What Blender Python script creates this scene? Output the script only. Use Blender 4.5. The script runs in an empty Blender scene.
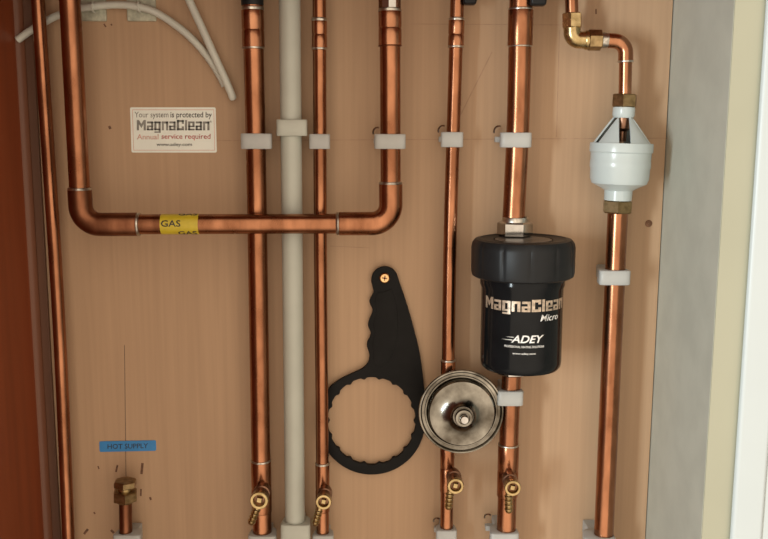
import bpy, bmesh, math, random
from mathutils import Vector, Matrix
random.seed(4)
SC = bpy.context.scene
COL = SC.collection
R = math.radians

# ------------------------------------------------------------------ camera
F = 900.0                     # focal length in pixels of a 768 x 539 frame
PITCH = math.atan(F / 5725.0)
ROLL = math.atan(23.0 / 5725.0)
CAM = Vector((0.0, -1.05, 1.5))
fwd = Vector((0, math.cos(PITCH), -math.sin(PITCH)))
up0 = Vector((0, math.sin(PITCH), math.cos(PITCH)))
rt0 = Vector((1, 0, 0))
rt = rt0 * math.cos(ROLL) + up0 * math.sin(ROLL)
up = up0 * math.cos(ROLL) - rt0 * math.sin(ROLL)
cam_d = bpy.data.cameras.new('camera')
cam = bpy.data.objects.new('camera', cam_d)
COL.objects.link(cam)
cam_d.sensor_width = 36.0
cam_d.lens = F * 36.0 / 768.0
cam_d.clip_start = 0.02
m = Matrix((rt, up, -fwd)).transposed().to_4x4()
m.translation = CAM
cam.matrix_world = m
SC.camera = cam


def at(px, py, d):
    """point of the plane standing d metres in front of the back board"""
    r = fwd + rt * ((px - 384.0) / F) + up * ((269.5 - py) / F)
    t = (-d - CAM.y) / r.y
    return CAM + r * t


def mpp(px, py, d):
    return (at(px, py, d) - CAM).dot(fwd) / F


# ------------------------------------------------------------------ materials
def nodes_of(name):
    mt = bpy.data.materials.new(name)
    mt.use_nodes = True
    nt = mt.node_tree
    return mt, nt, nt.nodes['Principled BSDF']


def setv(b, **kw):
    for k, v in kw.items():
        k = k.replace('_', ' ')
        if k in b.inputs:
            b.inputs[k].default_value = v


def c4(c):
    return (c[0], c[1], c[2], 1.0)


def noise_col(nt, scale, detail, a, b, lo=0.35, hi=0.65, mapping=None, coord='Object', rough=0.5):
    tc = nt.nodes.new('ShaderNodeTexCoord')
    nz = nt.nodes.new('ShaderNodeTexNoise')
    nz.inputs['Scale'].default_value = scale
    nz.inputs['Detail'].default_value = detail
    nz.inputs['Roughness'].default_value = rough
    if mapping:
        mp = nt.nodes.new('ShaderNodeMapping')
        mp.inputs['Scale'].default_value = mapping
        nt.links.new(tc.outputs[coord], mp.inputs['Vector'])
        nt.links.new(mp.outputs['Vector'], nz.inputs['Vector'])
    else:
        nt.links.new(tc.outputs[coord], nz.inputs['Vector'])
    rp = nt.nodes.new('ShaderNodeValToRGB')
    rp.color_ramp.elements[0].position = lo
    rp.color_ramp.elements[0].color = c4(a)
    rp.color_ramp.elements[1].position = hi
    rp.color_ramp.elements[1].color = c4(b)
    nt.links.new(nz.outputs['Fac'], rp.inputs['Fac'])
    return rp, nz


def metal(name, a, b, rough=(0.25, 0.4), scale=60.0, stretch=(1, 1, 0.35)):
    mt, nt, bs = nodes_of(name)
    rp, nz = noise_col(nt, scale, 4.0, a, b, 0.35, 0.68, stretch)
    nt.links.new(rp.outputs['Color'], bs.inputs['Base Color'])
    mr = nt.nodes.new('ShaderNodeMapRange')
    mr.inputs['To Min'].default_value = rough[1]
    mr.inputs['To Max'].default_value = rough[0]
    nt.links.new(nz.outputs['Fac'], mr.inputs['Value'])
    nt.links.new(mr.outputs['Result'], bs.inputs['Roughness'])
    setv(bs, Metallic=1.0)
    return mt


def plain(name, col, rough=0.5, var=0.06, scale=40.0, metallic=0.0, spec=0.5):
    mt, nt, bs = nodes_of(name)
    a = tuple(max(0, x * (1 - var)) for x in col)
    b = tuple(min(1, x * (1 + var)) for x in col)
    rp, nz = noise_col(nt, scale, 3.0, a, b)
    nt.links.new(rp.outputs['Color'], bs.inputs['Base Color'])
    setv(bs, Roughness=rough, Metallic=metallic)
    if 'Specular IOR Level' in bs.inputs:
        bs.inputs['Specular IOR Level'].default_value = spec
    return mt


def wood(name, a, b, rough, fine=(210, 210, 4.5), strength=0.5, figure=(9, 9, 1.6)):
    mt, nt, bs = nodes_of(name)
    rp, nz = noise_col(nt, 1.0, 3.0, a, b, 0.3, 0.7, fine, 'Object')
    rp2, nz2 = noise_col(nt, 1.0, 4.0, (0.92, 0.91, 0.90), (1.04, 1.04, 1.04), 0.3, 0.7, figure)
    mx = nt.nodes.new('ShaderNodeMix')
    mx.data_type = 'RGBA'
    mx.blend_type = 'MULTIPLY'
    mx.inputs[0].default_value = 1.0
    nt.links.new(rp.outputs['Color'], mx.inputs[6])
    nt.links.new(rp2.outputs['Color'], mx.inputs[7])
    nt.links.new(mx.outputs[2], bs.inputs['Base Color'])
    setv(bs, Roughness=rough)
    return mt


M = {}
M['ply'] = wood('plywood', (0.41, 0.27, 0.163), (0.455, 0.303, 0.184), 0.6)
M['redwood'] = wood('red_brown_wood', (0.23, 0.052, 0.015), (0.29, 0.066, 0.019), 0.45, (60, 60, 3))
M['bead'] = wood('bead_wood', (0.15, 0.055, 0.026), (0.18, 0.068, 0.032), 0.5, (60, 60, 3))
M['dark_strip'] = wood('dark_strip_wood', (0.10, 0.045, 0.024), (0.13, 0.058, 0.03), 0.6, (60, 60, 3))
M['plaster'] = plain('grey_plaster', (0.49, 0.505, 0.435), 0.8, 0.05, 25)
M['cream'] = plain('cream_paint', (0.39, 0.395, 0.30), 0.55, 0.02, 10)
M['white_gloss'] = plain('white_gloss_paint', (0.55, 0.625, 0.65), 0.35, 0.01, 10)
M['gap'] = plain('dark_gap', (0.03, 0.022, 0.015), 0.9)
M['copper'] = metal('copper', (0.24, 0.10, 0.05), (0.44, 0.20, 0.106), (0.20, 0.32), 55)
M['copper_bright'] = metal('bright_copper', (0.34, 0.155, 0.083), (0.50, 0.245, 0.138), (0.18, 0.30), 70)
M['copper_dark'] = metal('tarnished_copper', (0.15, 0.058, 0.03), (0.27, 0.115, 0.06), (0.32, 0.44), 70)
M['solder'] = metal('solder', (0.35, 0.33, 0.29), (0.66, 0.64, 0.58), (0.22, 0.4), 250, (1, 1, 1))
M['brass'] = metal('brass', (0.34, 0.25, 0.115), (0.54, 0.42, 0.22), (0.2, 0.34), 120, (1, 1, 1))
M['brass_dull'] = metal('dull_brass', (0.22, 0.155, 0.075), (0.38, 0.275, 0.14), (0.3, 0.45), 160, (1, 1, 1))
M['bronze'] = metal('dark_bronze', (0.16, 0.085, 0.055), (0.30, 0.17, 0.11), (0.3, 0.45), 120, (1, 1, 1))
M['chrome'] = metal('chrome', (0.40, 0.39, 0.37), (0.56, 0.55, 0.53), (0.06, 0.14), 60, (1, 1, 1))
M['steel'] = metal('mottled_steel', (0.09, 0.078, 0.06), (0.36, 0.345, 0.30), (0.14, 0.26), 34, (1, 1, 1))  # dark brown mottling painted in for the black canister's reflection
M['clip'] = plain('white_clip_plastic', (0.40, 0.415, 0.405), 0.42, 0.03, 60)
M['waste'] = plain('off_white_pipe_plastic', (0.45, 0.475, 0.42), 0.38, 0.03, 30)
M['tundish'] = plain('white_moulded_plastic', (0.47, 0.54, 0.545), 0.25, 0.02, 30)
M['cable'] = plain('white_cable_sheath', (0.56, 0.58, 0.52), 0.4, 0.03, 40)
M['mount'] = plain('painted_mount', (0.42, 0.43, 0.34), 0.6, 0.2, 160)
M['black'] = plain('black_plastic', (0.011, 0.012, 0.013), 0.42, 0.1, 60, spec=0.22)
M['cap_disc'] = plain('grey_cap_disc', (0.10, 0.09, 0.08), 0.3, 0.2, 60)
M['black_gloss'] = plain('gloss_black_body', (0.007, 0.008, 0.009), 0.12, 0.1, 60, spec=0.16)
M['black_matt'] = plain('matt_black_nylon', (0.010, 0.010, 0.010), 0.6, 0.1, 60, spec=0.12)
M['ink'] = plain('black_ink', (0.035, 0.035, 0.035), 0.6)
M['ink_faded'] = plain('faded_grey_ink', (0.23, 0.23, 0.21), 0.6, 0.3, 60)
M['ink_red'] = plain('red_ink', (0.45, 0.07, 0.06), 0.6, 0.25, 250)
M['ink_pink'] = plain('pink_ink', (0.62, 0.36, 0.30), 0.6, 0.1, 200)
M['ink_white'] = plain('white_ink', (0.78, 0.78, 0.76), 0.5)
M['foil'] = plain('champagne_foil', (0.46, 0.37, 0.28), 0.3, 0.3, 260, metallic=0.35)
M['paper'] = plain('glossy_sticker', (0.78, 0.82, 0.76), 0.3, 0.02, 60)
M['yellow'] = plain('yellow_tape', (0.56, 0.44, 0.03), 0.3, 0.05, 100)
M['blue'] = plain('blue_label_tape', (0.035, 0.22, 0.52), 0.4, 0.05, 100)
M['pencil'] = plain('pencil_grey', (0.13, 0.09, 0.06), 0.7, 0.3, 400)
M['pencil_faint'] = plain('faint_pencil', (0.36, 0.225, 0.14), 0.7, 0.1, 200)
M['knot'] = plain('dark_fleck', (0.14, 0.065, 0.035), 0.7, 0.3, 300)
M['gold'] = metal('brass_screw', (0.62, 0.38, 0.17), (0.85, 0.58, 0.30), (0.15, 0.25), 120, (1, 1, 1))


# ------------------------------------------------------------------ mesh helpers
def frame(a):
    a = a.normalized()
    h = Vector((0, 0, 1)) if abs(a.z) < 0.9 else Vector((0, -1, 0))
    e1 = (h - a * h.dot(a)).normalized()
    e2 = a.cross(e1)
    return a, e1, e2


def bm_lathe(bm, prof, p0, axis, seg=32, phase=0.0, closed=False):
    """prof: (radius, distance along the axis) pairs"""
    a, e1, e2 = frame(axis)
    rings = []
    for r, t in prof:
        c = p0 + a * t
        if r < 1e-7:
            rings.append([bm.verts.new(c)])
        else:
            rings.append([bm.verts.new(c + (e1 * math.cos(phase + 2 * math.pi * k / seg) + e2 * math.sin(phase + 2 * math.pi * k / seg)) * r) for k in range(seg)])
    pairs = list(zip(rings, rings[1:]))
    if closed:
        pairs.append((rings[-1], rings[0]))
    for A, B in pairs:
        for k in range(seg):
            k2 = (k + 1) % seg
            if len(A) == 1 and len(B) == 1:
                continue
            if len(A) == 1:
                bm.faces.new((A[0], B[k], B[k2]))
            elif len(B) == 1:
                bm.faces.new((A[k], B[0], A[k2]))
            else:
                bm.faces.new((A[k], B[k], B[k2], A[k2]))
    if not closed:
        for Rg in (rings[0], rings[-1]):
            if len(Rg) > 1:
                bm.faces.new(Rg)


def bm_tube(bm, pts, rad, seg=24, flat=None):
    """swept tube; rad is a number or a list"""
    n = len(pts)
    if not isinstance(rad, (list, tuple)):
        rad = [rad] * n
    prev = None
    rings = []
    for i, p in enumerate(pts):
        t = (pts[min(i + 1, n - 1)] - pts[max(i - 1, 0)]).normalized()
        if prev is None:
            _, e1, e2 = frame(t)
        else:
            e1 = (prev - t * prev.dot(t)).normalized()
            e2 = t.cross(e1)
        prev = e1
        rings.append([bm.verts.new(p + (e1 * math.cos(2 * math.pi * k / seg) + e2 * math.sin(2 * math.pi * k / seg)) * rad[i]) for k in range(seg)])
    for A, B in zip(rings, rings[1:]):
        for k in range(seg):
            bm.faces.new((A[k], B[k], B[(k + 1) % seg], A[(k + 1) % seg]))
    bm.faces.new(rings[0])
    bm.faces.new(rings[-1])


def bm_box(bm, lo, hi):
    x0, y0, z0 = lo
    x1, y1, z1 = hi
    v = [bm.verts.new((x, y, z)) for x in (x0, x1) for y in (y0, y1) for z in (z0, z1)]
    for f in ((0, 1, 3, 2), (4, 6, 7, 5), (0, 4, 5, 1), (2, 3, 7, 6), (0, 2, 6, 4), (1, 5, 7, 3)):
        bm.faces.new([v[i] for i in f])


def bm_quadplate(bm, corners, thick):
    """thin plate whose front face is the four given points, thickness going +y"""
    a = [bm.verts.new(c) for c in corners]
    b = [bm.verts.new(Vector(c) + Vector((0, thick, 0))) for c in corners]
    n = len(a)
    bm.faces.new(a)
    bm.faces.new(b[::-1])
    for i in range(n):
        bm.faces.new((a[i], b[i], b[(i + 1) % n], a[(i + 1) % n]))


def obj(name, bm, mat, parent=None, loc=None, bevel=0.0, smooth=35, segs=2):
    if isinstance(bm, bpy.types.Mesh):
        me = bm
    else:
        bmesh.ops.recalc_face_normals(bm, faces=bm.faces[:])
        me = bpy.data.meshes.new(name)
        bm.to_mesh(me)
        bm.free()
    o = bpy.data.objects.new(name, me)
    COL.objects.link(o)
    if parent is not None:
        base = parent.location.copy()
        if parent.parent:
            base += parent.parent.location
        o.parent = parent
        for v in me.vertices:
            v.co -= base
    else:
        if loc is None:
            n = max(1, len(me.vertices))
            loc = sum((v.co for v in me.vertices), Vector()) / n
        loc = Vector(loc)
        for v in me.vertices:
            v.co -= loc
        o.location = loc
    me.materials.append(M[mat] if isinstance(mat, str) else mat)
    if smooth:
        for p in me.polygons:
            p.use_smooth = True
        me.set_sharp_from_angle(angle=R(smooth))
    if bevel:
        md = o.modifiers.new('bevel', 'BEVEL')
        md.width = bevel
        md.segments = segs
        md.limit_method = 'ANGLE'
        md.angle_limit = R(40)
        md.harden_normals = False
    return o


def tag(o, label, cat, group=None):
    o['label'] = label
    o['category'] = cat
    if group:
        o['group'] = group
    return o


def thing(name, loc, label, cat, group=None):
    o = bpy.data.objects.new(name, None)
    o.empty_display_size = 0.02
    COL.objects.link(o)
    o.location = Vector(loc)
    return tag(o, label, cat, group)


def struct(name, bm, mat, **kw):
    o = obj(name, bm, mat, **kw)
    if o.parent is None:
        o['kind'] = 'structure'
    return o


NB = bmesh.new


def text_mesh(body, fn, offset=0.0, shear=0.0, depth=0.0002, cuts=0, spacing=1.0, vcuts=0):
    """lettering; fn(u, v, h) turns the unit box of the text into 3D points"""
    cu = bpy.data.curves.new('lettering', 'FONT')
    cu.body = body
    cu.size = 1.0
    cu.offset = offset
    cu.shear = shear
    cu.space_character = spacing
    cu.resolution_u = 3
    ob = bpy.data.objects.new('lettering_source', cu)
    COL.objects.link(ob)
    dg = bpy.context.evaluated_depsgraph_get()
    dg.update()
    me = bpy.data.meshes.new_from_object(ob.evaluated_get(dg))
    bpy.data.objects.remove(ob)
    bpy.data.curves.remove(cu)
    bm = NB()
    bm.from_mesh(me)
    bpy.data.meshes.remove(me)
    xs = [v.co.x for v in bm.verts]
    ys = [v.co.y for v in bm.verts]
    x0, x1, y0, y1 = min(xs), max(xs), min(ys), max(ys)
    for i in range(1, cuts):
        xx = x0 + (x1 - x0) * i / cuts
        bmesh.ops.bisect_plane(bm, geom=bm.verts[:] + bm.edges[:] + bm.faces[:], plane_co=(xx, 0, 0), plane_no=(1, 0, 0))
    for i in range(1, vcuts):
        yy = y0 + (y1 - y0) * i / vcuts
        bmesh.ops.bisect_plane(bm, geom=bm.verts[:] + bm.edges[:] + bm.faces[:], plane_co=(0, yy, 0), plane_no=(0, 1, 0))
    ret = bmesh.ops.extrude_face_region(bm, geom=bm.faces[:])
    for v in [g for g in ret['geom'] if isinstance(g, bmesh.types.BMVert)]:
        v.co.z += 1.0
    for v in bm.verts:
        u = (v.co.x - x0) / (x1 - x0)
        w = (v.co.y - y0) / (y1 - y0)
        v.co = fn(u, w, depth if v.co.z > 0.5 else 0.0)
    return bm


def flat_text(px0, px1, ptop, pbot, d, tilt=0.0):
    """place lettering on a plane at depth d; tilt = rise in pixels at the right end"""
    def fn(u, v, h):
        px = px0 + (px1 - px0) * u
        py = pbot + (ptop - pbot) * v - tilt * u
        return at(px, py, d) - Vector((0, h, 0))
    return fn


def cyl_curve(tab, y0=-70.0, y1=620.0):
    """piecewise-linear px(py) from a table, extended straight beyond its ends"""
    def f(py):
        if py <= tab[0][1]:
            (xa, ya), (xb, yb) = tab[0], tab[1]
        elif py >= tab[-1][1]:
            (xa, ya), (xb, yb) = tab[-2], tab[-1]
        else:
            for (xa, ya), (xb, yb) in zip(tab, tab[1:]):
                if ya <= py <= yb:
                    break
        return xa + (xb - xa) * (py - ya) / (yb - ya)
    return f


class Run:
    """a straight pipe run read from pixel centres, standing d off the board"""
    def __init__(self, tab, d, r, y0=-70, y1=620):
        self.f = cyl_curve(tab)
        self.d, self.r, self.y0, self.y1 = d, r, y0, y1

    def p(self, py):
        return at(self.f(py), py, self.d)

    def base(self):
        return self.pts()[-1]

    def pv(self, py):
        # axis point whose near side shows at row py
        return self.p(128 + (py - 128) / (1 + self.r / (1.05 - self.d)))

    def pts(self, a=None, b=None, n=24):
        a = self.y0 if a is None else a
        b = self.y1 if b is None else b
        if a < -40:
            while self.p(a).z > ZC - 0.0003:
                a += 0.25
        if b > 615:
            while self.p(b).z > ZF + 0.0002:
                b += 0.25
        raw = [self.p(a + (b - a) * i / n) for i in range(n + 1)]
        for _ in range(6):
            raw = [raw[0]] + [(raw[i - 1] + raw[i] * 2 + raw[i + 1]) / 4 for i in range(1, n)] + [raw[-1]]
        return raw

    def tube(self, root, mat='copper', a=None, b=None, name='tube'):
        bm = NB()
        bm_tube(bm, self.pts(a, b), self.r, 32)
        return obj(name, bm, mat, root)

    def sleeve(self, root, a, b, r, mat='copper', name='coupling', groove=None, seg=32):
        p0, p1 = self.pv(a), self.pv(b)
        L = (p1 - p0).length
        e = min(0.0008, L * 0.2)
        prof = [(self.r * 0.98, 0), (r - e * 0.4, 0), (r, e)]
        if groove is not None:
            g = (self.pv(groove) - p0).length
            prof += [(r, g - 0.0014), (r - 0.0007, g), (r, g + 0.0014)]
        prof += [(r, L - e), (r - e * 0.4, L), (self.r * 0.98, L)]
        bm = NB()
        bm_lathe(bm, prof, p0, p1 - p0, seg)
        return obj(name, bm, mat, root)

    def ring(self, root, py, r=None, w=0.0028, mat='solder', name='solder_ring'):
        r = r or self.r + 0.0007
        p0 = self.pv(py)
        ax = (self.p(py + 6) - self.p(py - 6)).normalized()
        prof = [(self.r * 0.97, -w * 0.6), (r, -w * 0.35), (r + 0.0003, 0), (r, w * 0.35), (self.r * 0.97, w * 0.6)]
        bm = NB()
        bm_lathe(bm, prof, p0, ax, 32)
        return obj(name, bm, mat, root)


def bm_hex(bm, p0, axis, r, h, phase=0.0, hole=0.0, n=6):
    """hexagon nut with chamfered corners"""
    c = r * 0.12
    a, e1, e2 = frame(axis)
    prof = [(max(hole, 1e-9), 0), (r - c, 0), (r, c * 0.7), (r, h - c * 0.7), (r - c, h), (max(hole, 1e-9), h)]
    if hole < 1e-6:
        prof[0] = (0, 0)
        prof[-1] = (0, h)
        bm_lathe(bm, prof, p0, axis, n, phase)
    else:
        bm_lathe(bm, prof, p0, axis, n, phase, closed=True)


# ------------------------------------------------------------------ setting
ZT, ZB = 2.0, 0.75
XL = at(31.5, 269.5, 0).x
XB = at(659.0, 269.5, 0).x          # right edge of the board
XR = XB + 0.0013

bm = NB()
bm_box(bm, (XL, 0.0, ZB), (XB, 0.012, ZT))
wall_back = struct('wall_back', bm, 'ply')
bm = NB()
bm_box(bm, (XL - 0.06, 0.0125, ZB), (XR + 0.06, 0.03, ZT))
struct('wall_behind', bm, 'gap')
LD = 0.75  # left wall run forward beyond view to block the key light
bm = NB()
bm_box(bm, (XL - 0.03, -LD, ZB), (XL, 0.012, ZT))
struct('wall_left', bm, 'redwood')
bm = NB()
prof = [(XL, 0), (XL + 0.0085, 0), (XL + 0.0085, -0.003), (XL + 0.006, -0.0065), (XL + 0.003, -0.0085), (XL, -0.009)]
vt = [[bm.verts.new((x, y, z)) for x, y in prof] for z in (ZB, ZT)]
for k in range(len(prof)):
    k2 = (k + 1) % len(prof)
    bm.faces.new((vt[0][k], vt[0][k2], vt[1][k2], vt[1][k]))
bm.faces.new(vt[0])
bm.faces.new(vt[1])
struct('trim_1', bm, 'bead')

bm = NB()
bm_box(bm, (XL + 0.0085, -0.0045, ZB), (XL + 0.0185, 0.0, ZT))  # narrow dark strip on the board, next to the bead
struct('trim_4', bm, 'dark_strip', bevel=0.001)

RD = 0.17
xr2 = XR
bm = NB()
bm_box(bm, (XR, -RD - 0.011, ZB), (XR + 0.10, 0.012, ZT))
struct('wall_right', bm, 'plaster')
# cream painted stop facing the room, then the white gloss frame
xs1 = at(716.0, 269.5, RD).x
bm = NB()
bm_box(bm, (XR + 0.0004, -RD - 0.0125, ZB), (XR + 0.10, -RD - 0.011, ZT))
struct('trim_2', bm, 'cream')
xw = at(746.5, 269.5, RD + 0.0125).x
bm = NB()
bm_box(bm, (xw, -RD - 0.020, ZB), (xw + 0.032, -RD - 0.0125, ZT))
struct('trim_3', bm, 'white_gloss', bevel=0.004, segs=4)


ZC = at(384, -58, 0).z  # slab above view, added to end the pipes and shade the board top
bm = NB()
bm_box(bm, (XL, -0.24, ZC), (XR, 0.0, ZC + 0.02))
struct('added_ceiling', bm, 'redwood')

ZF = at(384, 700, 0).z
bm = NB()
bm_box(bm, (XL, -0.24, ZF - 0.02), (XR, 0.0, ZF))
struct('floor', bm, 'ply')

bm = NB()
bm_box(bm, (xw + 0.0322, -RD - 0.0165, ZB), (xw + 0.10, -RD - 0.0125, ZT))
struct('trim_5', bm, 'white_gloss', bevel=0.001)

# pencil lines and flecks in the face of the board
def board_mark(name, pts, w, mat):
    bm = NB()
    a, b = at(*pts[0], 0), at(*pts[1], 0)
    t = (b - a).normalized()
    n = Vector((-t.z, 0, t.x)) * w * 0.5
    off = Vector((0, -0.0002, 0))
    bm_quadplate(bm, [a - n + off, b - n + off, b + n + off, a + n + off], 0.0002)
    o = obj(name, bm, mat, wall_back, smooth=0)
    return o


board_mark('pencil_line', ((124.5, 345), (126, 476)), 0.0007, 'pencil')
board_mark('pencil_line', ((160, 141), (690, 138)), 0.0008, 'pencil_faint')
board_mark('pencil_line', ((559.5, 30), (556.5, 137)), 0.0008, 'pencil_faint')
board_mark('pencil_line', ((410, 24), (565, 25)), 0.0007, 'pencil_faint')
board_mark('pencil_line', ((492, 52), (452, 132)), 0.0010, 'pencil_faint')
board_mark('pencil_line', ((330, 246), (370, 248)), 0.0006, 'pencil_faint')
for (x0, y0, x1, y1, w) in ((117.5, 465, 116, 472, .0022), (142.5, 463, 141.5, 474, .003), (141, 489, 140.8, 496, .002),
                            (150, 497, 151, 500, .0025), (88, 529, 84, 534, .003), (111, 530, 114, 533, .003),
                            (109, 126, 110.5, 129, .003), (104, 24, 106, 27, .0018), (111, 24, 112, 25.5, .0018),
                            (596, 9, 596, 14, .0016), (94, 512, 95, 514, .002), (98, 466, 99, 469, .0015)):
    board_mark('fleck', ((x0, y0), (x1, y1)), w, 'knot')


# ------------------------------------------------------------------ copper pipe runs
DA, DB, DC, DD, DG_, DE = 0.026, 0.028, 0.0265, 0.026, 0.027, 0.0535

# pipe A : far left
A = Run([(38, 0), (48, 150), (57, 280), (63, 400), (68.5, 539)], DA, 0.0073)
t = thing('copper_pipe', A.base(), 'thin copper pipe furthest left, beside the red-brown side wall', 'pipe')
A.tube(t)

# B : thick pipe, left of plastic pipe
B = Run([(252.3, 0), (256, 150), (258, 270), (260.5, 440), (262.5, 539)], DB, 0.0112)
t = thing('copper_pipe', B.base(), 'thick copper pipe directly left of the off-white plastic pipe', 'pipe')
B.tube(t, 'copper', -20, 620)
B.sleeve(t, 9, 47, 0.0124, 'copper_bright', groove=29)
B.ring(t, 47, 0.0123)
B.sleeve(t, 5.5, 9, 0.0100 + 0.0025, 'solder', 'collar')
B.sleeve(t, 464, 516, 0.0120, 'copper', groove=492)
B.ring(t, 464, 0.0120)

# C : off-white plastic pipe
C = Run([(289.6, 0), (292.5, 260), (295.2, 539)], DC, 0.0119)
t = thing('plastic_pipe', C.base(), 'off-white plastic waste pipe running the full height', 'pipe')
C.tube(t, 'waste')

# D : thin, over the spanner
D = Run([(319.3, 0), (320, 140), (320.3, 260), (322.2, 430), (322.8, 539)], DD, 0.0075)
t = thing('copper_pipe', D.base(), 'thin copper pipe directly right of the off-white pipe, crossing the spanner ring', 'pipe')
D.tube(t)
D.sleeve(t, 20, 48, 0.0085, 'copper_bright', groove=34)
D.ring(t, 19, 0.0086, 0.004)
D.ring(t, 48, 0.0086)
D.sleeve(t, 466, 514, 0.0084, 'copper', groove=492)
D.ring(t, 466, 0.0084, 0.003)

# F : thin, behind the steel cup
FF = Run([(457.2, 0), (453.5, 130), (450, 220), (448.4, 340), (446.5, 539)], DG_, 0.0076)
t = thing('copper_pipe', FF.base(), 'thin copper pipe passing behind the round steel cup', 'pipe')
FF.tube(t)
FF.sleeve(t, 19, 46, 0.0088, 'copper_bright', groove=34)
FF.ring(t, 18.5, 0.0088, 0.0035)
FF.ring(t, 46, 0.0088)
FF.sleeve(t, 362, 376, 0.0086, 'copper')
FF.ring(t, 362, 0.0086)
FF.sleeve(t, 448, 494, 0.0085, 'copper', groove=470)

# G : thick, through the filter (two runs)
DGP = 0.042
G1 = Run([(521, 0), (518, 130), (513.5, 218)], DGP, 0.0125, -70, 236)
t = thing('copper_pipe', G1.p(236), 'thick copper pipe coming down into the top of the black canister', 'pipe')
G1.tube(t, 'copper', -70, 235)
G1.sleeve(t, 8, 45, 0.0136, 'copper')
G1.ring(t, 8, 0.0134, 0.003)
G1.ring(t, 45, 0.0132, 0.0026)
G2 = Run([(512, 365), (509, 430), (506, 539)], DGP, 0.0111, 376, 620)
t = thing('copper_pipe', G2.base(), 'copper pipe leaving the underside of the black canister', 'pipe')
G2.tube(t, 'copper', 372, 620)
G2.sleeve(t, 448, 500, 0.0123, 'copper', groove=474)
G2.ring(t, 448, 0.0122, 0.0026)

# H : right-hand pipe below the tundish
DH = 0.042
H = Run([(617.8, 212), (603.5, 539)], DH, 0.0113, 205, 620)
t = thing('copper_pipe', H.base(), 'thick copper pipe running down from the white tundish', 'pipe')
H.tube(t, 'copper', 206, 620)

# small pipe pieces at top right
DT = DH
def fillet(a, b, c, r, n=10):
    """points a -> b -> c with the corner at b rounded"""
    u, w = (a - b).normalized(), (c - b).normalized()
    ang = u.angle(w)
    tl = r / math.tan(ang / 2)
    s, e = b + u * tl, b + w * tl
    cen = b + (u + w).normalized() * (r / math.sin(ang / 2))
    v0, v1 = s - cen, e - cen
    tot = v0.angle(v1)
    out = []
    for i in range(n + 1):
        k = i / n
        out.append(cen + (v0 * math.sin((1 - k) * tot) + v1 * math.sin(k * tot)) / math.sin(tot))
    return out


stub = Run([(571.6, 0), (572, 20)], DT, 0.0070, -70, 24)
t = thing('copper_pipe', stub.p(24), 'short thin copper stub dropping into the brass elbow at top right', 'pipe')
stub.tube(t, 'copper', -70, 24)

pc = at(626, 41.5, DT)
pa, pe = at(590, 39.5, DT), at(624.8, 104, DT)
arc = fillet(pa, pc, pe, 0.014)
t = thing('copper_pipe', pe, 'short right-angled copper pipe between the brass elbow and the tundish', 'pipe')
bm = NB()
bm_tube(bm, [pa] + arc + [pe], 0.0070, 28)
obj('tube', bm, 'copper_bright', t)
bm = NB()
s0 = at(606, 40.4, DT)
s1 = at(625.6, 61, DT)
bm_tube(bm, [s0] + arc + [s1], 0.0081, 28)
obj('elbow_fitting', bm, 'copper_bright', t)
for p, ax, w in ((at(604.5, 40.3, DT), pc - pa, 0.008), (at(625.6, 61.5, DT), pe - pc, 0.003)):
    bm = NB()
    bm_lathe(bm, [(0.0069, -w / 2), (0.0084, -w / 2 + .0006), (0.0086, 0), (0.0084, w / 2 - .0006), (0.0069, w / 2)], p, ax, 28)
    obj('solder_ring', bm, 'solder', t)

# brass compression elbow
e0, e1, e2 = at(572, 12, DT), at(572.2, 40, DT), at(602, 40.2, DT)
t = thing('compression_elbow', e1, 'small brass compression elbow at top right, above the white tundish', 'pipe fitting')
arc2 = fillet(e0, e1, e2, 0.0085)
bm = NB()
bm_tube(bm, [at(572, 22, DT)] + arc2 + [at(594, 40.1, DT)], 0.0092, 28)
obj('elbow_body', bm, 'brass', t)
bm = NB()
bm_lathe(bm, [(0.0072, 0), (0.0098, 0), (0.0104, .001), (0.0104, .003), (0.0072, .003)], at(584.5, 40.1, DT), e2 - e1, 28)
obj('collar', bm, 'brass', t)
bm = NB()
bm_hex(bm, at(572, 13, DT), e1 - e0, 0.0112, 0.0160, 0.3, 0.0071)
obj('compression_nut', bm, 'brass', t)
bm = NB()
bm_hex(bm, at(588, 40.1, DT), e2 - e1, 0.0112, 0.0148, 0.2, 0.0071)
obj('compression_nut', bm, 'brass_dull', t)

# gas pipe : U shape in front of the others
g0, g1 = at(70, -70 + 0, DE), at(81.5, 224.5, DE)
g0 = at(66.2, -70, DE)
g0 = g0 + (g1 - g0) * ((g0.z - ZC + 0.0003) / (g0.z - g1.z)) if g0.z > ZC else g0
g2, g3 = at(390.8, 223.5, DE), at(389.6, -70, DE)
g3 = g3 + (g2 - g3) * ((g3.z - ZC + 0.0003) / (g3.z - g2.z)) if g3.z > ZC else g3
arcl = fillet(g0, g1, g2, 0.021, 14)
arcr = fillet(g1, g2, g3, 0.021, 14)
t = thing('gas_pipe', g1, 'U-shaped copper gas pipe with yellow tape crossing in front of other pipes', 'pipe')
bm = NB()
bm_tube(bm, [g0] + arcl + arcr + [g3], 0.0112, 32)
obj('tube', bm, 'copper', t)


def on(a, b, k):
    return a + (b - a) * k


def near_px(a, b, px=None, py=None):
    best, bk = None, None
    for i in range(2001):
        p = on(a, b, i / 2000)
        v = p + Vector((0, -0.0112, 0)) - CAM
        q = (v.dot(rt) / v.dot(fwd) * F + 384, -v.dot(up) / v.dot(fwd) * F + 269.5)
        e = abs(q[0] - px) if px is not None else abs(q[1] - py)
        if best is None or e < best:
            best, bk = e, p
    return bk


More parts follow.
